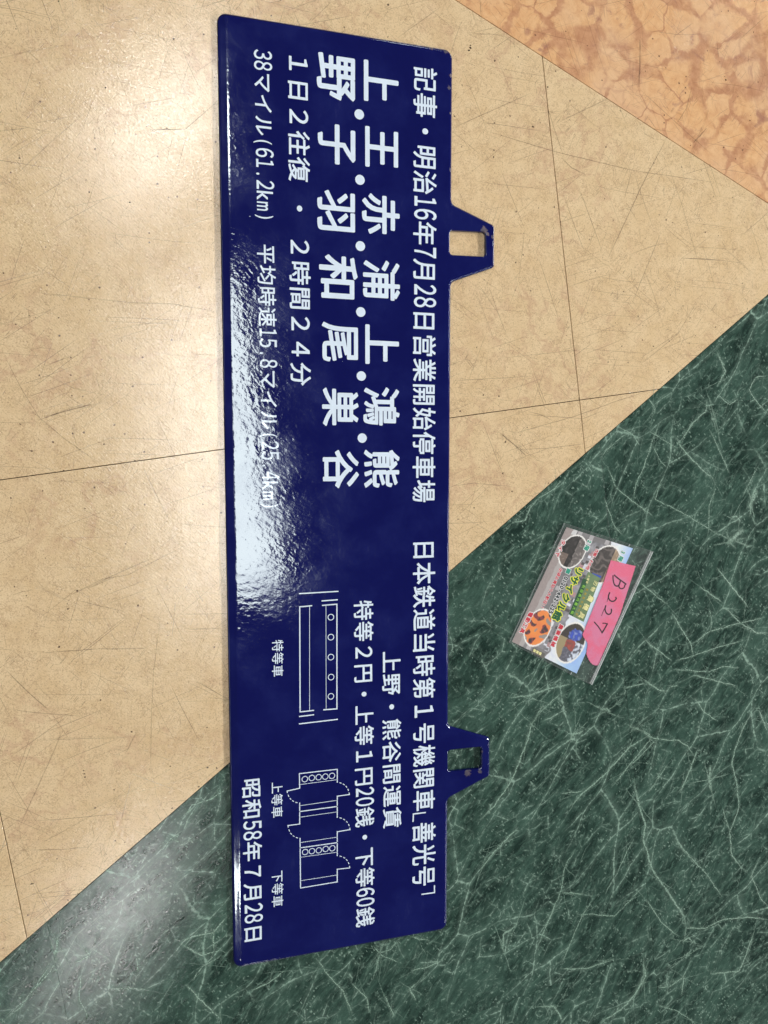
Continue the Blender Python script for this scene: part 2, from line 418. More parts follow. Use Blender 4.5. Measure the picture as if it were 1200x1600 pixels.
for wd, pts in [(1.6, [(450,540),(490,640),(580,710),(660,770)]), (1.4, [(690,330),(650,440),(620,540),(580,620),(570,700)]),
    (1.4, [(700,600),(670,690),(750,730),(830,770),(940,840),(960,845)]), (1.4, [(920,850),(925,720),(950,650)]),
    (2.0, [(780,430),(850,330),(910,280),(915,220)]), (2.4, [(770,400),(790,440),(840,500),(900,560),(950,600)]),
    (1.4, [(930,370),(980,480),(1020,570)]), (2.2, [(960,0),(1000,90),(965,160)]), (1.4, [(1060,220),(1020,245),(960,200)]),
    (1.4, [(1200,110),(1140,120),(1110,180),(1150,240),(1200,290)]), (7, [(1010,905),(1040,870),(1085,835)]), (5, [(1105,730),(1130,690),(1150,650)]),
    (1.6, [(490,350),(560,380),(600,440)]), (2.2, [(960,1010),(1040,1110),(1110,1200)]), (2.0, [(880,1100),(980,1170)]),
    (1.8, [(600,1080),(720,1180)]), (1.6, [(700,1030),(780,950),(800,900)]), (1.2, [(1150,540),(1080,680)]),
    (1.4, [(430,680),(480,820),(520,860)]), (4.5, [(935,310),(950,320)]), (2.0, [(640,220),(665,250),(670,290)]),
    (1.2, [(640,370),(740,430),(780,450)]), (1.2, [(540,380),(440,460),(410,500)]), (2.4, [(0,800),(60,790),(90,720),(120,690)]),
    (1.6, [(120,690),(200,640),(235,600)]), (1.2, [(660,440),(700,520),(730,545)]), (3, [(1020,780),(1050,770),(1070,800)])]:
    VN.add(tr(*B_, pts), wd*PX, .0008)
C_ = (900, 950, 4)
for wd, pts in [(2.2, [(600,30),(660,130),(720,230),(730,300)]), (1.6, [(730,220),(840,145),(1020,95),(1180,60)]),
    (2.2, [(940,0),(1020,90),(1130,155),(1200,155)]), (1.6, [(620,330),(730,300),(870,250),(1050,200)]), (2.0, [(430,200),(520,270),(600,330)]),
    (1.6, [(620,385),(830,400),(920,365),(1020,375)]), (1.8, [(740,420),(860,450),(1010,490)]), (1.8, [(300,500),(430,470)]),
    (2.8, [(430,455),(520,510),(570,525)]), (1.4, [(570,500),(640,480)]), (1.8, [(740,560),(800,650),(890,710)]),
    (1.2, [(830,0),(850,70),(840,145)]), (2, [(330,740),(420,770),(480,830)])]:
    VN.add(tr(*C_, pts), wd*PX, .0007)
D_ = (350, 1350, 3)
for wd, pts in [(2.0, [(430,440),(490,520),(560,600),(600,700)]), (1.6, [(600,560),(670,630),(680,700)]), (1.6, [(740,380),(700,540)]),
    (1.6, [(750,610),(800,720)]), (1.8, [(120,600),(200,560),(290,500)]), (1.4, [(880,340),(920,352),(960,355)]), (1.4, [(700,380),(740,430),(820,460)]),
    (1.4, [(820,350),(780,400),(720,420)]), (1.8, [(880,500),(960,480),(1030,450)]), (2.4, [(900,640),(870,590),(900,560)])]:
    VN.add(tr(*D_, pts), wd*PX, .0008)
E_ = (0, 1200, 3)
for wd, pts in [(2.6, [(1065,95),(980,150),(900,175),(860,230)]), (2.2, [(860,820),(900,790),(1000,770),(1070,690)]),
    (2.0, [(860,830),(950,880),(1040,850)]), (2.2, [(240,920),(180,1000),(100,1120),(20,1185)]), (3.2, [(270,790),(260,880)]),
    (1.8, [(340,920),(420,880),(400,840)]), (2.2, [(870,1010),(940,1090),(1040,1180)]), (1.6, [(500,1035),(600,1035),(700,1040)]),
    (1.6, [(380,960),(370,1080),(420,1180)]), (1.8, [(750,400),(800,330),(860,360)]), (1.8, [(1000,760),(1000,850)]),
    (1.6, [(900,1000),(950,930),(1040,880)]), (1.4, [(20,1180),(100,1100),(230,960),(280,880)]), (1.5, [(640,880),(650,960)])]:
    VN.add(tr(*E_, pts), wd*PX, .0009)
for _ in range(90):
    for __ in range(30):
        px, py = random.uniform(0, 1250), random.uniform(450, 1640)
        p = v2(P(px, py))
        if (p-gA).dot(gn) < -.006: break
    else: continue
    a = random.choice((1.0, 1.0, .9, 2.2, 2.6, .2))+random.gauss(0, .3); L = random.uniform(.006, .030)
    pts = [Vector((p.x, p.y, 0))]
    for k in range(3):
        a += random.gauss(0, .3); pts.append(pts[-1]+Vector((math.cos(a), math.sin(a), 0))*L/3)
    if any((v2(q)-gA).dot(gn) > -.001 for q in pts): continue
    VN.add(pts, random.uniform(.5, 1.3)*PX, .0011, z=.00004, peak=random.uniform(.2, .5))
vn = VN.build('marble_vein', ribbon_mat('pale_vein', (.33,.49,.39), .85, 700, .3, .36, .56), floor); vn['kind'] = 'stuff'

SCR = Ribbons(); LGT = Ribbons()
for wd, k, L in [
    (.7, .8, [(0,205),(45,200)]), (.6, .7, [(25,273),(80,222),(140,170)]), (.8, .8, [(233,203),(290,202),(338,160)]),
    (.7, .8, [(708,200),(770,172),(829,146)]), (.7, .8, [(875,190),(950,154)]), (.7, .8, [(758,204),(867,237),(992,267),(1117,285)]),
    (.8, .9, [(1042,215),(1008,279),(950,404)]), (.6, .7, [(1042,254),(1067,325),(1096,429)]), (.7, .8, [(1033,362),(987,475)]),
    (.6, .6, [(962,421),(1037,487)]), (.8, .9, [(1064,404),(1090,404),(1121,406)]), (.8, .9, [(877,246),(893,262),(915,273)]),
    (.7, .8, [(987,267),(975,312)]), (.7, .8, [(979,317),(996,346)]), (.7, .7, [(733,53),(783,54)]), (.6, .7, [(746,442),(783,496)]),
    (.9, 1, [(1000,62),(1000,100),(998,137)]), (.8, .8, [(1081,137),(1072,170),(1058,192)]), (1, 1, [(1104,200),(1094,212),(1083,223)]),
    (.6, .8, [(1000,140),(1060,195),(1110,240)]), (.8, .9, [(1120,65),(1123,92)]), (.6, .8, [(1200,22),(1152,65)]), (.6, .7, [(1051,190),(1065,210)]),
    (.7, .8, [(1017,157),(1006,175)]), (.7, .8, [(1052,58),(1083,36)]),
    (.6, .8, [(47,640),(100,685),(157,725)]), (1.1, 1, [(70,652),(100,643),(142,632)]), (.7, .8, [(70,572),(112,556)]),
    (.7, .7, [(55,457),(207,473),(270,475),(343,488)]), (.7, .9, [(140,917),(190,893),(243,870)]), (.6, .8, [(100,935),(160,905),(200,898),(290,852)]),
    (.7, .9, [(137,920),(160,910),(183,900)]), (.7, .9, [(117,937),(150,945),(192,955)]), (.8, .8, [(67,1020),(150,1014),(230,1013)]),
    (.8, .8, [(8,1045),(40,1078),(80,1113)]), (.6, .6, [(80,1113),(110,1157)]), (.6, .6, [(252,950),(240,1050),(237,1110),(235,1210)]),
    (.8, .6, [(100,1137),(77,1190),(30,1293)]), (.7, .9, [(305,1063),(357,1093)]), (.8, .9, [(283,978),(297,983),(347,982)]),
    (.6, .7, [(13,1108),(60,1114),(130,1119)]), (.7, .8, [(43,1328),(100,1327),(143,1323)]),
    (.7, .8, [(800,678),(900,650),(960,628),(1007,613)]), (.7, .7, [(810,703),(860,700),(913,693)]), (.8, .9, [(825,643),(845,648),(862,657)]),
    (.9, 1, [(780,675),(800,692),(823,713)]), (.6, .8, [(967,550),(955,585)]), (.6, .7, [(705,595),(760,592),(830,588)]),
    (.6, .7, [(700,760),(740,755),(800,760)]), (.6, .6, [(760,520),(730,600)]), (.6, .7, [(1000,560),(1060,520),(1090,470)]),
    (.6, .6, [(440,20),(520,-10)]), (.6, .7, [(480,40),(520,0)]), (.6, .7, [(620,60),(690,10)]), (.6, .6, [(780,560),(920,545)]),
    (.7, .7, [(180,1180),(200,1170),(215,1140)]), (.6, .7, [(820,360),(810,440)]), (.6, .7, [(160,1265),(60,1320)])]:
    SCR.add([P(*p) for p in L], wd*PX*1.0, .0002, z=.00012, step=.004, peak=k)
inside = lambda p: (p-gA).dot(gn) > .002
for _ in range(900):
    px, py = random.uniform(-20, 1220), random.uniform(-20, 1500)
    p = v2(P(px, py))
    if not inside(p): continue
    a = random.uniform(0, 3.14); L = min(.06, random.expovariate(1/.009)+.002)
    q = p+Vector((math.cos(a), math.sin(a)))*L
    if not inside(q): continue
    m = (p+q)/2+Vector((-math.sin(a), math.cos(a)))*L*random.gauss(0, .06)
    SCR.add([Vector((*p, 0)), Vector((*m, 0)), Vector((*q, 0))], random.uniform(.30, .6)*PX*1.25, 0, z=.00010, step=.01, peak=random.uniform(.3, .85))
s_ = SCR.build('floor_scratch', ribbon_mat('dark_scratch', (.10,.062,.040), .62, 1500, .4, .25, .55)); s_['kind'] = 'stuff'
# pale scuffs in the wax
for wd, L in [(.9, [(200,1206),(240,1222),(273,1233)]), (1.0, [(307,922),(318,942)]), (.7, [(343,800),(343,930)]), (.7, [(268,1000),(275,940)]), (.8, [(190,1280),(205,1220)])]:
    LGT.add([P(*p) for p in L], wd*PX, .0002, z=.00014, step=.004)
s_ = LGT.build('wax_scuff', ribbon_mat('pale_scuff', (.80,.70,.52), .6, 1500, .3, .25, .5)); s_['kind'] = 'stuff'

# grit: small dark crumbs
vs, fs = [], []
def crumb(px, py, r):
    c = P(px, py); b = len(vs); k = 6; a0 = random.random()*6; el = random.uniform(.5, 1)
    for i in range(k):
        a = a0+i*math.tau/k; rr = r*random.uniform(.6, 1.2)
        vs.append((c.x+math.cos(a)*rr, c.y+math.sin(a)*rr*el, .00015))
    vs.append((c.x, c.y, .00015+r*.5))
    for i in range(k): fs.append((b+i, b+(i+1) % k, b+k))
for px, py, r in [(203,316,1.9),(735,75,2.4),(733,79,1.8),(735,71,1.5),(140,300,1.6),(271,61,1.8),(31,247,1.5),(130,955,.9),(132,1209,1.6),(133,1214,1.4),(131,1204,1.2),
    (213,545,.9),(225,755,1.0),(158,773,.8),(77,1570,1),(785,740,1.2),(958,344,1.2),(997,494,1.4),(1134,125,1.6),(1132,120,1.0),(984,4,1.2),(1067,478,1.4),(1059,490,.9),
    (165,137,1.4),(150,116,.8),(1021,541,1.4),(1150,325,1.0),(240,600,.9),(46,493,1.0),(56,496,.8),(786,739,1.3),(49,1381,1.7),(52,1380,1.2)]:
    crumb(px, py, r*PX)
for _ in range(90):
    px, py = random.uniform(0, 1200), random.uniform(0, 1500)
    if inside(v2(P(px, py))): crumb(px, py, random.uniform(.25, .75)*PX)
g_ = mesh('grit', vs, fs, plain('grit_dark', (.035,.022,.016), .8, .2)); g_['kind'] = 'stuff'

# ------------------------------------------------------------------ the enamel plate
ZT = .0031
def fillet(pts, rad, seg=9):
    out = []
    n = len(pts)
    for i in range(n):
        a, b, c = pts[i-1], pts[i], pts[(i+1) % n]; r = rad[i]
        if r <= 0: out.append(b.copy()); continue
        u, v = (a-b).normalized(), (c-b).normalized()
        ang = math.acos(max(-1, min(1, u.dot(v)))); d = r/math.tan(ang/2)
        cen = b+(u+v).normalized()*(r/math.sin(ang/2))
        s, e = b+u*d-cen, b+v*d-cen
        a0 = math.atan2(s.y, s.x); a1 = math.atan2(e.y, e.x); da = (a1-a0+math.pi) % math.tau-math.pi
        for k in range(seg+1):
            t_ = a0+da*k/seg; out.append(cen+Vector((math.cos(t_), math.sin(t_)))*r)
    return out
ZE = .0012          # height of the outermost edge
q = lambda x, y: v2(P(x, y, ZE))
k0 = (S-ZE)/S
xl, xr = .02293*S*k0, .36634*S*k0+.0004; yt, yb = .62002*S*k0, -.76768*S*k0
def on_edge(y): return Vector((xr, q(700, y).y))
raw = [(Vector((xl, yt)), .0068), (Vector((xl, yb)), .0072), (Vector((xr, yb)), .0062),
       (on_edge(1247), .0050), (q(762, 1213), .0016), (q(764.3, 1210), .0012), (q(764.3, 1153), .0012), (q(761, 1150.5), .0014), (on_edge(1133), .0045),
       (on_edge(441), .0048), (q(767.5, 419.5), .0012), (q(771.8, 416.5), .0010), (q(771.8, 354), .0010), (q(768.5, 351), .0014), (on_edge(318.5), .0050),
       (Vector((xr, yt)), .0066)]
outl = fillet([a for a, _ in raw], [b for _, b in raw])
def dens(poly, step):
    out = []
    for i, a in enumerate(poly):
        b = poly[(i+1) % len(poly)]; k = max(1, int((b-a).length/step))
        for j in range(k): out.append(a+(b-a)*(j/k))
    return out
outl = dens(outl, .012)
holes = [fillet([q(701.7,360.5), q(701.7,399), q(757.6,401.8), q(757.3,363.3)], [.0027]*4, 7),
         fillet([q(698.6,1171), q(698.6,1204.4), q(751.3,1199.5), q(751.3,1165.5)], [.0027]*4, 7)]
def rings(bm, poly, prof, widf, sgn):
    n = len(poly); norms = []
    for i in range(n):
        a, b, c = poly[i-1], poly[i], poly[(i+1) % n]
        e1, e2 = (b-a).normalized(), (c-b).normalized(); t_ = (e1+e2).normalized()
        norms.append(Vector((t_.y, -t_.x)))        # outward for a counter-clockwise outline
    prev = None; first = None
    for d, z in prof:
        ring = []
        for p, m in zip(poly, norms):
            f = widf(p, m); dd = d if d < .0009 else .0009+(d-.0009)*f
            zz = z if d < .0009 else .0025+(z-.0025)
            ring.append(bm.verts.new((p.x-m.x*dd*sgn, p.y-m.y*dd*sgn, zz)))
        if prev:
            for i in range(n):
                j = (i+1) % n
                fc = (prev[i], prev[j], ring[j], ring[i]) if sgn > 0 else (prev[j], prev[i], ring[i], ring[j])
                fa = bm.faces.new(fc); fa.smooth = True
        prev = ring
    return prev
bm = bmesh.new()
PROF = [(0, .0009), (0, .0013), (.00018, .0018), (.0005, .0022), (.0009, .00245), (.0014, .00260), (.0022, .00268), (.0044, .00292), (.0049, .00299), (.0055, .00305), (.0062, ZT)]
def widf(p, m):
    left = max(0.0, -m.x)**2
    if p.x > xr+.002 or (m.x > .5): return .18
    return .25+.75*left
cap = rings(bm, outl, PROF, widf, 1)
loops = [cap]
HP = [(0, .0002), (0, .0024), (.0002, .0028), (.0006, .0030), (.0010, ZT)]
for h in holes:
    # grow the opening outwards: the rim sits in the metal round it
    hh = dens(h, .006)
    area = sum(hh[i-1].x*hh[i].y-hh[i].x*hh[i-1].y for i in range(len(hh)))
    if area < 0: hh.reverse()
    loops.append(rings(bm, hh, HP, lambda p, m: .6, -1))
edges = []
for lp in loops:
    for i in range(len(lp)):
        e = bm.edges.get((lp[i], lp[(i+1) % len(lp)]))
        edges.append(e or bm.edges.new((lp[i], lp[(i+1) % len(lp)])))
res = bmesh.ops.triangle_fill(bm, use_beauty=True, use_dissolve=False, edges=edges, normal=(0,0,1))
for f in res['geom']:
    if isinstance(f, bmesh.types.BMFace):
        f.smooth = False
        if f.normal.z < 0: f.normal_flip()
bmesh.ops.bisect_plane(bm, geom=bm.verts[:]+bm.edges[:]+bm.faces[:], plane_co=(xr-.0004, 0, 0), plane_no=(1,0,0), dist=1e-7)
plate = empty('enamel_station_sign', ((xl+xr)/2, 0, 0))
plate['label'] = 'long navy blue enamel sign with white Japanese lettering lying across the cream and green floor'
plate['category'] = 'sign'
def sub_bm(name, test):
    b2 = bm.copy()
    bmesh.ops.delete(b2, geom=[f for f in b2.faces if not test(f.calc_center_median())], context='FACES')
    me = bpy.data.meshes.new(name); b2.to_mesh(me); b2.free()
    o = link(name, me, BLUE); o.parent = plate; o.matrix_parent_inverse = Matrix.Translation(-plate.location)
    return o
ym = 0.0
intab = lambda c: c.x > xr-.0004 and (q(700,300).y > c.y > q(700,460).y or q(700,1118).y > c.y > q(700,1262).y)
sub_bm('plate', lambda c: not intab(c))
sub_bm('hanging_tab', lambda c: intab(c) and c.y > ym)
sub_bm('hanging_tab', lambda c: intab(c) and c.y < ym)
bm.free()
def to_plate(o): o.parent = plate; o.matrix_parent_inverse = Matrix.Translation(-plate.location); return o

# ------------------------------------------------------------------ lettering
_g = {}
def glyph(ch, off):
    key = (ch, off)
    if key not in _g:
        c = bpy.data.curves.new('glyph', 'FONT'); c.body = ch; c.resolution_u = 4
        o = bpy.data.objects.new('glyph', c); COL.objects.link(o)
        me = bpy.data.meshes.new_from_object(o.evaluated_get(bpy.context.evaluated_depsgraph_get()))
        vs_ = [(v.co.x, v.co.y) for v in me.vertices]; fs_ = [tuple(p.vertices) for p in me.polygons]
        bpy.data.objects.remove(o); bpy.data.curves.remove(c); bpy.data.meshes.remove(me)
        xs = [v[0] for v in vs_]; ys = [v[1] for v in vs_]
        _g[key] = (vs_, fs_, (min(xs), max(xs), min(ys), max(ys)) if xs else (0,1,0,1))
    return _g[key]
def uy_ratio(ux, uy): return min(1.3, ux.length/uy.length) if ux.length > uy.length else 1.0
class Text:
    def __init__(s): s.v, s.f = [], []
    def put(s, ch, off, org, ux, uy, z):
        vs_, fs_, _ = glyph(ch, 0.0)
        dirs = [(0, 0)]
        if off:
            k = 8 if off < .06 else 14
            dirs += [(math.cos(i*math.tau/k), math.sin(i*math.tau/k)) for i in range(k)]
            if off >= .06: dirs += [(x*.5, y*.5) for x, y in dirs[1::2]]
        for i, (dx, dy) in enumerate(dirs):      # heavier strokes: the same outline laid down again, a hair aside
            b = len(s.v); zz = z+i*1.5e-6
            for x, y in vs_:
                p = org+ux*(x+dx*off)+uy*(y+dy*off*uy_ratio(ux, uy)); s.v.append((p.x, p.y, zz))
            s.f += [tuple(b+j for j in f) for f in fs_]
    def run(s, chars, p0, p1, ink, z=ZT, off=.014, gx=.97, half_ink=.42):
        """chars: a string; half-width letters take half a cell; p0, p1 photo places of the row's ends on its centre line, ink the glyph height in photo px"""
        A, B = v2(P(*p0, z)), v2(P(*p1, z)); d = B-A; u = d.normalized(); up = Vector((-u.y, u.x))
        hx = (v2(P(p0[0]+ink/2*HX[0], p0[1]+ink/2*HX[1], z))-v2(P(p0[0]-ink/2*HX[0], p0[1]-ink/2*HX[1], z))).length/.92
        wts = [.5 if ord(c) < 0x250 or c == '\u2009' else 1.0 for c in chars]
        adv = d.length/sum(wts); x = 0.0
        for c, w_ in zip(chars, wts):
            if c not in ' \u3000\u2009':
                if w_ == 1.0:
                    sy = 1.07 if c in '１２３４５６７８９０' else 1.0
                    cy = .3675 if sy > 1 else .38
                    s.put(c, off, A+u*(x+.5*adv)-u*(.5*adv*gx)-up*(cy*hx*sy), u*adv*gx, up*hx*sy, z+.00005)
                else:
                    if c in '0123456789': c = chr(ord(c)+0xFEE0)
                    _, _, bb = glyph(c, 0.0); bb = (bb[0]-off, bb[1]+off, bb[2], bb[3]); wn = bb[1]-bb[0]
                    k = half_ink*adv/wn
                    if c in '１.-!': k = adv*.70
                    if c in '()': k = adv*.62
                    ky = hx*1.17
                    oy = A-up*(.41*hx)
                    if c in '()': ky = hx*.98; oy = A-up*(.30*hx)
                    if c in '-': ky = hx*1.1; oy = A-up*(.30*hx)
                    s.put(c, off, oy+u*(x+.25*adv-(bb[0]+bb[1])/2*k), u*k, up*ky, z+.00005)
            x += adv*w_
    def fit(s, ch, y0, y1, x0, x1, z=ZT, off=.016, cx=None):
        """one glyph fitted to its outline in the photograph"""
        cx = (x0+x1)/2; cy = (y0+y1)/2
        u = Vector((0, -1)); up = Vector((1, 0))
        _, _, bb = glyph(ch, 0.0); bb = (bb[0]-off, bb[1]+off, bb[2]-off, bb[3]+off)
        W = (P(cx, y1, z)-P(cx, y0, z)).length; H = (P(x1, cy, z)-P(x0, cy, z)).length
        kx, ky = W/(bb[1]-bb[0]), H/(bb[3]-bb[2])
        c = v2(P(cx, cy, z))
        s.put(ch, off, c-u*((bb[0]+bb[1])/2*kx)-up*((bb[2]+bb[3])/2*ky), u*kx, up*ky, z+.00005)
    def stroke(s, pts, wd, z=ZT, px=True, closed=False, dz=.00005):
        """a drawn line of the given width in photo pixels"""
        Q = [v2(P(x, y, z)) for x, y in pts] if px else [v2(p) for p in pts]
        if closed: Q.append(Q[0])
        h = wd*PXS/2
        for a, b in zip(Q, Q[1:]):
            d = (b-a); 
            if d.length < 1e-7: continue
            d.normalize(); e = Vector((-d.y, d.x))*h; d = d*h*.98
            k = len(s.v); dz += 1e-6
            for p in (a-d-e, b+d-e, b+d+e, a-d+e): s.v.append((p.x, p.y, z+dz))
            s.f.append((k, k+1, k+2, k+3))
    def disc(s, x, y, r, z=ZT, wd=None, n=28):
        c = v2(P(x, y, z)); r *= PXS; k = len(s.v)
        if wd is None:
            for i in range(n): s.v.append((c.x+math.cos(i*math.tau/n)*r, c.y+math.sin(i*math.tau/n)*r, z+.00005))
            s.f.append(tuple(range(k, k+n)))
        else:
            h = wd*PXS/2
            for i in range(n):
                a = i*math.tau/n
                for rr in (r-h, r+h): s.v.append((c.x+math.cos(a)*rr, c.y+math.sin(a)*rr, z+.00005))
            for i in range(n):
                j = (i+1) % n; s.f.append((k+2*i, k+2*i+1, k+2*j+1, k+2*j))
    def build(s, name, mat, parent=None):
        o = mesh(name, s.v, s.f, mat)
        me = o.data
        bm_ = bmesh.new(); bm_.from_mesh(me)
        for f in bm_.faces:
            f.normal_update()
            if f.normal.z < 0: f.normal_flip()
        bm_.to_mesh(me); bm_.free()
        return to_plate(o) if parent is None else o
HX = (1, 0)
PXS = .000505
def row(*a, **k):
    t_ = Text(); t_.run(*a, **k); return t_.build('lettering', WHITE)
row('記事・明治16年7月28日営業開始停車場', (664.7,104), (662.4,786), 35.5)
t_ = Text()
t_.run('日本鉄道当時第１号機関車', (662.7,841), (662.7,1267.5), 34)
t_.run('善光号', (662.7,1283.5), (662.4,1386), 35)
t_.stroke([(664.5,1269.5),(646,1271.8),(645.4,1283)], 2.1); t_.stroke([(678.8,1384),(678.9,1394.6),(659.5,1397.3)], 2.1)
t_.build('lettering', WHITE)
row('上野・熊谷間運賃', (611.5,1016), (613,1295), 28.5)
row('特等２円・上等１円20銭・下等60銭', (568,937), (570.7,1448), 29.5)
row('１日２往復\u2009・\u2009２時間２４分', (466,79), (470.3,604), 32.5)
row('38マイル(61.2km)　平均時速15.8マイル(25.4km)', (410,77), (423.5,798), 28.5, off=.011)
row('特等車', (434,999), (434,1058), 17.5, off=.007)
row('上等車', (432.7,1221), (433.3,1278), 17.5, off=.007)
row('下等車', (433.6,1360), (433.8,1417.5), 17.5, off=.007)
row('昭和58年７月28日', (393,1215), (396.5,1475), 29)
t_ = Text()
for a in [('上',97,161,569,622.5),('王',200,263,571,622),('赤',303.5,367,566,624.5),('浦',406.7,469,567.5,625),('上',508,569.5,571,623.5),('鴻',605,665,568,624.5),('熊',702.7,762,569,624.5)]:
    t_.fit(*a, off=.019)
t_.build('lettering', WHITE)
t_ = Text()
for a in [('野',85,156.5,495.5,554.7),('子',194.5,257,497,555.5),('羽',298,361,496,554.7),('和',398.5,466.8,499,558.8),('尾',504,565.5,503,559.5),('巣',606,666,503.5,560.5),('谷',703,763,504.5,561)]:
    t_.fit(*a, off=.019)
t_.build('lettering', WHITE)
for x, y in [(561.3,178.7),(562.4,281),(563,384.5),(563.7,487.5),(564.5,587.5),(565.9,684.5)]:
    t_ = Text(); t_.disc(x, y, 7.2); t_.build('separator_dot', WHITE)

# the two carriage plans drawn on the plate
t_ = Text(); TH, TN = 1.75, .75
for a in [[(468,927.5),(528,924)], [(503.2,938.9),(526.9,937.1)], [(504,945.9),(526.4,944),(526.4,1107.5),(505.9,1109)],
          [(486.9,946.4),(468.3,948.2),(468.9,1112.3),(489.9,1110)], [(489.9,1116.8),(468,1119.5)], [(526.9,1124),(468,1131)]]: t_.stroke(a, TH)
for a in [[(483.7,948),(483.7,1110)], [(509.3,946),(509.6,1108)]]: t_.stroke(a, TN)
for x, y in [(517,964.3),(517,995.5),(517,1026.7),(517.3,1057.9),(517,1088)]: t_.disc(x, y, 4.5, wd=1.15)
t_.build('carriage_plan', WHITE)
t_ = Text()
c7 = lambda L: [(380+x/3.75, 1180+y/3.75) for x, y in L]
for a in [[(551,158),(551,82),(329,108),(331,193),(257,210)], [(331,280),(331,403),(262,412)], [(333,487),(336,778),(551,742),(551,668),(624,660)],
          [(551,588),(551,448),(626,436)], [(551,364),(551,240),(622,230)]]: t_.stroke(c7(a), 1.5)
for a in [[(331,330),(551,300)], [(333,543),(551,512)]]: t_.stroke(c7(a), 1.5)
for a in [[(331,172),(551,143)], [(331,296),(551,264)], [(331,363),(551,332)], [(333,512),(551,480)], [(335,598),(551,568)], [(338,735),(551,702)]]: t_.stroke(c7(a), TN)
def bez(p0, p1, p2, n=40):
    return [((1-t)**2*p0[0]+2*t*(1-t)*p1[0]+t*t*p2[0], (1-t)**2*p0[1]+2*t*(1-t)*p1[1]+t*t*p2[1]) for t in [i/n for i in range(n+1)]]
for a, b, c in [((257,210),(268,275),(331,280)), ((262,412),(272,480),(333,487)), ((624,660),(618,595),(551,588)), ((626,436),(618,372),(551,364)), ((622,230),(614,166),(551,158))]:
    pts = c7(bez(a, b, c, 40)); i = 0
    while i < 40: t_.stroke([pts[i], pts[min(40, i+3)]], 1.2); i += 8
for x, y in [(361,140),(402,133),(442,129),(481,125),(520,121),(363,567),(403,562),(443,557),(483,549),(522,545)]:
    (x, y), = c7([(x, y)]); t_.disc(x, y, 4.4, wd=1.1)
t_.build('carriage_plan', WHITE)

# ------------------------------------------------------------------ the flyer in its clear sleeve
def hsh(x, y, s=0.0, k=1.0): return noise.noise(Vector((x*k, y*k, s)))
cn = [v2(P(*p, .0006)) for p in ((885.5,823.8), (800,1002.6), (901,1052.4), (989,856.8))]     # TL BL BR TR; reading runs TL to BL
def fl(s, t):
    a = cn[0]+(cn[1]-cn[0])*s; b = cn[3]+(cn[2]-cn[3])*s
    return a+(b-a)*t
def inv(px, py):
    p = v2(P(px, py, .0006)); s = t = .5
    for _ in range(12):
        e = p-fl(s, t); ds = fl(s+.01, t)-fl(s-.01, t); dt = fl(s, t+.01)-fl(s, t-.01)
        det = ds.x*dt.y-ds.y*dt.x
        s += .02*(e.x*dt.y-e.y*dt.x)/det; t += .02*(ds.x*e.y-ds.y*e.x)/det
    return s, t
LW, LH = (cn[1]-cn[0]).length, (cn[3]-cn[0]).length
def srgb(r, g, b): return tuple(((c/255)/12.92 if c < 11 else ((c/255+.055)/1.055)**2.4) for c in (r, g, b))
OV = []
for (px, py), a, b, kind in [((894.4,861.8),26.8,19.2,'tyre'), ((944.9,881.9),29.3,22.7,'cloth'), ((840.7,980.5),29.4,18.9,'tool'), ((891.6,1004.2),30.5,21.5,'farm')]:
    s, t = inv(px, py); OV.append((s, t, a/198, b/109 if False else b/112, kind))
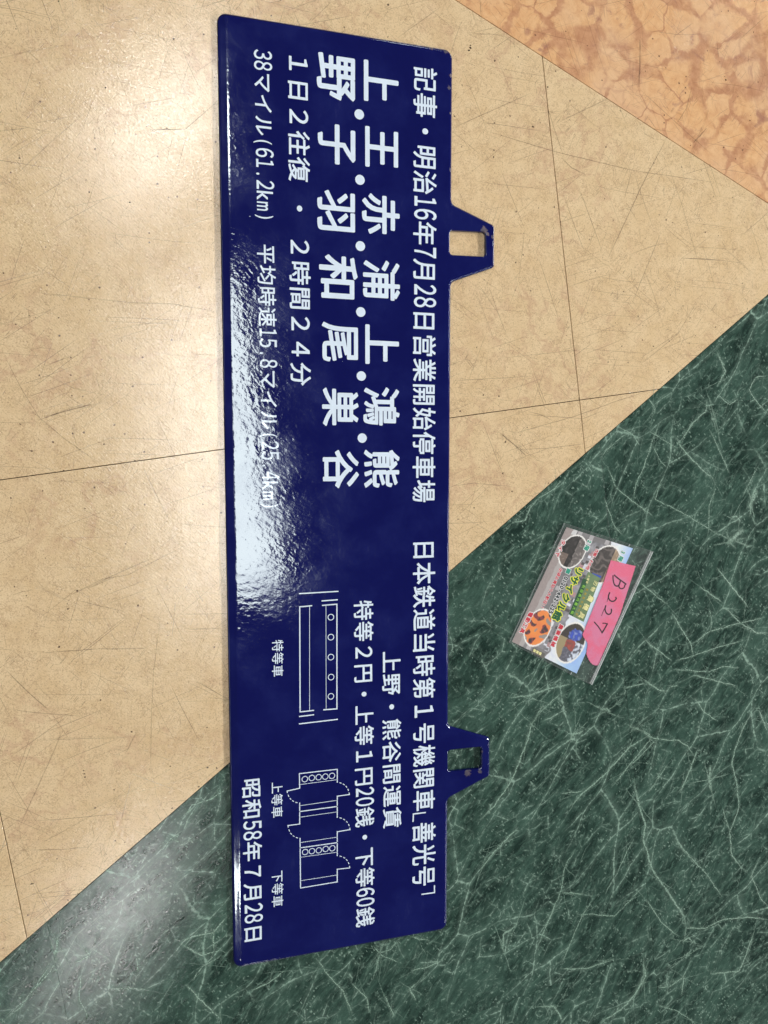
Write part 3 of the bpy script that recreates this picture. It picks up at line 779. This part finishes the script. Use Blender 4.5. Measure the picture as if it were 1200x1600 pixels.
def paint(s, t):
    x, y = s*1.75, t            # roughly square units
    n = hsh(x, y, 1, 9); m = hsh(x, y, 5, 26); q_ = hsh(x, y, 9, 34)
    for os_, ot, a, b, kind in OV:
        d = math.hypot((s-os_)/a, (t-ot)/b)
        if d > 1.05: continue
        if d > .96: return (.80,.79,.76)
        if kind == 'tyre':
            v = .02+.05*max(0, m)+.02*n
            if (t-ot)/b > .25+.3*n: v += .25*max(0, q_)+.10
            if (t-ot)/b < -.2 and (s-os_)/a > .2: return (.16+.2*max(0,q_), .12+.16*max(0,q_), .10+.14*max(0,q_))
            return (v*1.1, v*.98, v*.92)
        if kind == 'cloth':
            st = math.sin(x*55+6*n); v = .05+.10*max(0, st)+.35*max(0, m)*max(0, q_)
            if (s-os_)/a > .62 and abs((t-ot)/b+.2) < .35: return (.03,.08,.42)
            if (t-ot)/b > .3: return (.30+.4*m*m, .22+.3*m*m, .15+.2*m*m)
            return (v, v*.85, v*.78)
        if kind == 'tool':
            k = hsh(x, y, 21, 11)
            if k > .17: return (.05+.08*max(0,q_), .045, .045) if m > 0 else (.22,.05,.06)
            if k < -.28: return (.30,.27,.24)
            return (.80+.1*n, .25+.06*n, .07)
        if kind == 'farm':
            u_ = (s-os_)/a; w_ = (t-ot)/b
            if u_ < -.15:
                if math.hypot((u_+.42)/.30, (w_-.12)/.48) < 1+.5*m: return (.05+.35*max(0,m), .09+.38*max(0,m), .36+.4*abs(m))
                return (.04+.05*abs(m), .035+.04*abs(m), .035)
            if w_ < -.35+.2*n: return (.33,.27,.15)
            if abs(u_-.1-.3*n) < .16 and abs(w_) < .4: return (.30+.2*m, .075, .06)
            if w_ > .25 and m > -.05: return (.50+.3*m, .55+.3*m, .64+.3*m)
            v = .09+.12*abs(m)+.10*max(0, q_)
            return (v, v, v*1.25)
    sky = t + .16*(s-.45) + .05*n
    if t < .10+.012*n: return (.33+.03*q_, .28+.03*q_, .27+.03*q_)
    if t < .16: return (.42,.39,.38) if s > .04 else (.6,.6,.6)
    if sky > .72:
        v = max(0, min(1, (sky-.72)/.22)); c = (.74*(1-v)+.33*v, .81*(1-v)+.50*v, .92*(1-v)+.92*v)
        return tuple(min(.9, k*(1+.12*n)) for k in c)
    if sky > .60: 
        return (.70+.08*m, .74+.08*m, .82+.08*m)
    bx, by = math.floor(x*15), math.floor(y*17+.4*math.floor(x*4))
    h1, h2 = hsh(bx*1.37+.31, by*2.11+.17, 2), hsh(bx*.77+.11, by*1.31+.57, 12)
    if t > .34 and .04 < s < .95:
        b2 = hsh(math.floor(x*26)*.9+.3, math.floor(y*22)*1.3+.2, 31)
        if h1 > .25 and b2 > -.1: return (.66+.1*m, .68+.1*m, .74+.1*m)
        if b2 > .33: return (.09, .08, .08)
        if h1 < -.34: return (.40+.05*m, .25+.04*m, .26+.04*m)
        v = .24+.16*n+.07*h2+.08*m+.05*b2
        return (v, v*.99, v*1.06)
    v = .20+.05*n+.03*m
    if h2 > .30: v += .22
    return (v*1.02, v*.98, v)
GX, GY = 230, 132
vs, fs, cs = [], [], []
for j in range(GY+1):
    for i in range(GX+1):
        p = fl(i/GX, j/GY); curl = .0003*math.sin(i/GX*math.pi)
        vs.append((p.x, p.y, .0006+curl*0)); c = paint(i/GX, j/GY); cs += [min(.9, max(0, k*1.12)) for k in c]+[1]
for j in range(GY):
    for i in range(GX):
        a = j*(GX+1)+i; fs.append((a, a+1, a+GX+2, a+GX+1))
t = NT('flyer_print'); at = t.n('Attribute', attribute_name='print')
t.put(t.b.inputs['Base Color'], at.outputs['Color']); t.b.inputs['Roughness'].default_value = .35
flyer = empty('printed_flyer', (*((cn[0]+cn[2])/2), 0))
flyer['label'] = 'small colour shop flyer with four oval photos and green yellow lettering inside the clear sleeve'
flyer['category'] = 'flyer'
def to_flyer(o): o.parent = flyer; o.matrix_parent_inverse = Matrix.Translation(-flyer.location); return o
sheet = mesh('sheet', vs, fs, t.m); to_flyer(sheet)
ca = sheet.data.color_attributes.new('print', 'FLOAT_COLOR', 'POINT'); ca.data.foreach_set('color', cs)
# thickness of the card under the print
ring = [fl(0,0), fl(1,0), fl(1,1), fl(0,1)]
to_flyer(mesh('card_edge', [(p.x, p.y, z) for z in (.00025, .00059) for p in ring], [[i, (i+1) % 4, 4+(i+1) % 4, 4+i] for i in range(4)]+[[3,2,1,0]], plain('card_white', (.75,.75,.74))))

def ink(name, c, rough=.4):
    return plain(name, c, rough, .4)
I_GREEN, I_YEL, I_RED, I_WHT, I_BLK = ink('print_green', (.0,.11,.035)), ink('print_yellow', (.86,.88,.05)), ink('print_red', (.62,.03,.055)), ink('print_white', (.80,.80,.80)), ink('print_black', (.02,.03,.035))
I_CREAM, I_LIME, I_BOARD, I_OCH, I_TEAL, I_DGRN = ink('print_cream', (.82,.78,.36)), ink('print_lime', (.26,.62,.06)), ink('print_board', (.16,.25,.12)), ink('print_ochre', (.50,.34,.02)), ink('print_teal', (.02,.33,.22)), ink('print_dark_green', (.015,.09,.03))
rd = (cn[1]-cn[0]).normalized(); ru = Vector((-rd.y, rd.x))
def print_run(chars, c0, c1, em, fill, outline, off, oline, slant=0.0):
    """chars centred from c0 to c1 (photo places of the first and last glyph centres)"""
    A, B = v2(P(*c0, .0007)), v2(P(*c1, .0007)); u = (B-A).normalized(); up = Vector((-u.y, u.x))
    ws = [.55 if ord(c) < 128 else 1 for c in chars]; tot = sum(ws)-ws[0]/2-ws[-1]/2
    adv = (B-A).length/max(tot, 1e-6) if tot else em*PXS
    for mat, o_, z in ((outline, oline, .00066), (fill, off, .00072)):
        if mat is None: continue
        t_ = Text(); x = 0.0
        for i, (c, w_) in enumerate(zip(chars, ws)):
            if i: x += (ws[i-1]+w_)/2*adv
            _, _, bb = glyph(c, 0.0)
            e = em*PXS; kx = e if w_ == 1 else e*.95
            cxx = .5 if w_ == 1 else (bb[0]+bb[1])/2
            t_.put(c, o_, A+u*(x-cxx*kx)-up*(.38*e)-u*slant*0, u*kx, up*e, z)
        to_flyer(t_.build('printed_lettering', mat, flyer))
board = [(918,894.5),(936.5,909.5),(911.6,971.8),(888.4,959.8)]
def patch(name, pts, mat, z):
    o = mesh(name, [P(*p, z) for p in pts], [list(range(len(pts)))[::-1]], mat); to_flyer(o); return o
patch('printed_signboard', [(919,893),(938,903),(911.9,971.8),(888.4,959.8)], I_BOARD, .00064)
patch('printed_signboard', [(911.5,903),(918.5,907),(895,963),(888.8,959.5)], I_DGRN, .00065)
patch('printed_signboard', [(833.2,1011.5),(852,1021.5),(849,1029),(829.5,1019)], ink('print_grey', (.14,.135,.12)), .00064)
for k in range(3):
    patch('printed_signboard', [(834.3+k*4.4,1013.6+k*2.3),(837.8+k*4.4,1015.4+k*2.3),(836.2+k*4.4,1019.6+k*2.3),(832.7+k*4.4,1017.8+k*2.3)], I_CREAM, .00066)
print_run('リサイクル館', (904.3,892.5), (870.5,962.3), 16.5, I_GREEN, I_YEL, .05, .13)
print_run('0120-442-225', (884.5,903.5), (860.8,956.5), 10.6, I_BLK, I_WHT, .045, .13)
patch('printed_signboard', [(886,886.6),(893.2,890),(889.6,898.4),(882.4,895)], I_WHT, .00066)
patch('printed_signboard', [(886.4,887.6),(892.3,890.4),(889.2,897.5),(883.3,894.7)], I_TEAL, .00068)
print_run('出張お買取り大歓迎!!', (876,891), (848,949), 7.0, I_RED, I_WHT, .03, .11)
print_run('2階', (921.2,846.4), (916.8,856.2), 9.5, I_TEAL, I_WHT, .04, .17)
print_run('3階', (973.8,863.2), (969.6,873), 9.5, I_TEAL, I_WHT, .04, .17)
print_run('タイヤ', (880,847.5), (871.5,866), 9.5, I_RED, I_WHT, .03, .16)
print_run('衣類・その他', (932.3,861), (918.5,887.5), 7.2, I_RED, I_WHT, .03, .16)
print_run('電動工具', (828.8,960.4), (816.2,985.4), 9.0, I_RED, I_WHT, .04, .16)
print_run('農業機械', (876.3,979.6), (864.3,1006.4), 9.0, I_RED, I_WHT, .04, .16)
print_run('農機具', (922.8,935.6), (908.8,961.5), 12.0, I_CREAM, I_DGRN, .03, .07)
print_run('秋田県内最大級', (911.8,916.8), (894.3,957.2), 6.0, I_LIME, None, .02, 0)
print_run('買取販売専門店', (917.2,921.5), (901.5,960), 4.6, I_OCH, None, .02, 0)
print_run('刃物', (930.6,911.6), (926.5,920.6), 8.4, I_CREAM, None, .03, 0)
print_run('大型店', (920.3,900.5), (917.4,909.8), 4.4, I_CREAM, None, .03, 0)

# pink torn label with its handwriting
pink = [(954.6,875.3),(993.0,884.6),(990.5,893),(969,960),(946.5,1012),(936.6,1036),(934.6,1039.2),(931,1039.7),(928,1039),(925.8,1038),(922.6,1034.8),(919.8,1030.4),(918.0,1026.4),(916.4,1021.8),(917,1015),(918.2,1007.7),(918.0,1004.4),(916.5,1002),(914.2,998.6),(912,995.6),(910.3,991.8),(944,908)]
pk = [v2(P(*p, .0010)) for p in pink]; pk = dens(pk, .0012)
pk = [p+Vector((hsh(p.x, p.y, 3, 900), hsh(p.x, p.y, 8, 900)))*.00022 for p in pk]
t = NT('pink_paper'); v = t.n('TexCoord').outputs['Object']
n1, _ = t.noise(v, 60, 4, .6); n2, _ = t.noise(v, 900, 4, .7)
c = t.mix(t.ramp(n1, .38, .62), (.76,.115,.235), (.68,.180,.330)); c = t.mix(t.ramp(n2, .45, .7, 0, .35), c, (.75,.25,.34))
t.put(t.b.inputs['Base Color'], c); t.b.inputs['Roughness'].default_value = .55
t.put(t.b.inputs['Normal'], t.bump(n2, .5, .00015))
n = len(pk)
lab = empty('pink_number_label', (*(sum(pk, Vector((0,0)))/n), 0))
lab['label'] = 'torn pink paper label with handwritten B227 on the flyer inside the sleeve'; lab['category'] = 'label'
def to_lab(o): o.parent = lab; o.matrix_parent_inverse = Matrix.Translation(-lab.location); return o
bm = bmesh.new()
top = [bm.verts.new((p.x, p.y, .00100)) for p in pk]; bot = [bm.verts.new((p.x, p.y, .00086)) for p in pk]
f = bm.faces.new(top); f.normal_update()
if f.normal.z < 0: f.normal_flip()
for i in range(n): bm.faces.new((bot[i], bot[(i+1) % n], top[(i+1) % n], top[i]))
bmesh.ops.triangulate(bm, faces=[f])
me = bpy.data.meshes.new('paper'); bm.to_mesh(me); bm.free(); to_lab(link('paper', me, t.m))
def chaikin(L, k=2):
    for _ in range(k):
        o = [L[0]]
        for a, b in zip(L, L[1:]): o += [(a[0]*.75+b[0]*.25, a[1]*.75+b[1]*.25), (a[0]*.25+b[0]*.75, a[1]*.25+b[1]*.75)]
        o.append(L[-1]); L = o
    return L
hw = lambda L: [(900+x/10, 860+y/10) for x, y in L]
INK = plain('marker_ink', (.030,.006,.018), .35)
for strokes in [[([(600,388),(680,455),(780,525)], 2.3), ([(578,400),(580,470),(600,540),(640,562),(670,545),(690,490),(690,465)], 2.2), ([(690,500),(665,570),(700,602),(745,590),(762,560),(768,528)], 2.0)],
                [([(525,662),(505,710),(510,760),(550,798),(600,792),(632,755),(622,735)], 2.3), ([(503,735),(485,800)], .9)],
                [([(465,865),(450,920),(470,980),(510,1004),(545,985),(556,945),(552,920)], 2.3), ([(450,900),(425,950),(400,1020)], 1.0)],
                [([(288,1122),(350,1190),(408,1285)], 2.0), ([(408,1285),(450,1220),(488,1148)], 2.6), ([(488,1148),(455,1138),(420,1138)], 1.8)]]:
    t_ = Text()
    for L, wd in strokes: t_.stroke(chaikin(hw(L)), wd, z=.00102)
    to_lab(t_.build('handwritten_character', INK, lab))

# clear sleeve
def film_mat(name, haze, rough):
    t = NT(name); v = t.n('TexCoord').outputs['Object']
    t.t.nodes.remove(t.b)
    tr_ = t.n('BsdfTransparent'); gl = t.n('BsdfGlossy'); df = t.n('BsdfDiffuse'); geo = t.n('NewGeometry')
    n1, _ = t.noise(v, 70, 3, .5)
    bp = t.bump(n1, .6, .0012)
    gl.inputs['Roughness'].default_value = rough; t.put(gl.inputs['Normal'], bp); 
    dt = t.n('VectorMath', operation='DOT_PRODUCT'); t.put(dt.inputs[0], geo.outputs['Incoming']); t.put(dt.inputs[1], geo.outputs['Normal'])
    fz = t.math('ADD', t.math('MULTIPLY', t.math('POWER', t.math('SUBTRACT', 1.0, t.math('ABSOLUTE', dt.outputs['Value'])), 5.0), .9), .05)
    df.inputs['Color'].default_value = (.85,.88,.88,1); tr_.inputs['Color'].default_value = (1,1,1,1)
    a = t.n('MixShader'); t.put(a.inputs[0], fz); t.put(a.inputs[1], tr_.outputs[0]); t.put(a.inputs[2], gl.outputs[0])
    b = t.n('MixShader'); b.inputs[0].default_value = haze; t.put(b.inputs[1], a.outputs[0]); t.put(b.inputs[2], df.outputs[0])
    t.put(t.out.inputs['Surface'], b.outputs[0])
    return t.m
FILM, SEAL = film_mat('clear_film', .022, .05), film_mat('film_edge', .75, .15)
sv = [(881.2,817.3),(1019.2,861.3),(923.2,1069.8),(795,1003.4)]
slv = empty('clear_plastic_sleeve', (*((v2(P(*sv[0]))+v2(P(*sv[2])))/2), 0))
slv['label'] = 'clear plastic sleeve with raised right seam lying on the green marble floor'; slv['category'] = 'plastic sleeve'
def to_slv(o): o.parent = slv; o.matrix_parent_inverse = Matrix.Translation(-slv.location); return o
to_slv(mesh('film', [P(*p, .0002) for p in sv][::-1], [[0,1,2,3]], FILM))
a4 = [v2(P(*p, .0011)) for p in sv]; n = 24; vs = []; fs = []
for j in range(n+1):
    for i in range(n+1):
        u_, w_ = i/n, j/n
        p = a4[0]*(1-u_)*(1-w_)+a4[1]*u_*(1-w_)+a4[2]*u_*w_+a4[3]*(1-u_)*w_
        vs.append((p.x, p.y, .00128+.00010*hsh(p.x, p.y, 4, 45)))
for j in range(n):
    for i in range(n): a = j*(n+1)+i; fs.append((a+n+1, a+n+2, a+1, a))
to_slv(mesh('film', vs, fs, FILM, smooth=True))
def bar(a, b, wd, z0, z1, mat):
    A, B = v2(P(*a)), v2(P(*b)); d = (B-A).normalized(); e = Vector((-d.y, d.x))*wd/2
    r_ = [A-e, B-e, B+e, A+e]; A2, B2 = A, B; r2 = [A-e*.4, B-e*.4, B+e*.4, A+e*.4]
    to_slv(mesh('seam', [(p.x, p.y, z0) for p in r_]+[(p.x, p.y, z1) for p in r2], [[0,1,5,4],[1,2,6,5],[2,3,7,6],[3,0,4,7],[4,5,6,7]], mat))
bar((1015.8,861.4), (921.2,1067.6), .0007, .0003, .0016, SEAL)
bar((1019.0,861.8), (923.6,1069.4), .0007, .0003, .0014, SEAL)
bar((881.4,817.6), (795.4,1003.2), .0005, .0001, .0012, film_mat('film_fold', .30, .1))
bar((881.6,817.6), (1018.6,861.4), .00035, .0001, .0006, film_mat('film_cut', .12, .1))
bar((795.4,1003.2), (923,1069.6), .00035, .0001, .0006, film_mat('film_cut', .12, .1))
bar((983.0,850.0), (981.5,853.8), .0004, .0003, .0014, SEAL)
bar((892.5,1049.8), (890.5,1053.4), .0004, .0003, .0014, SEAL)
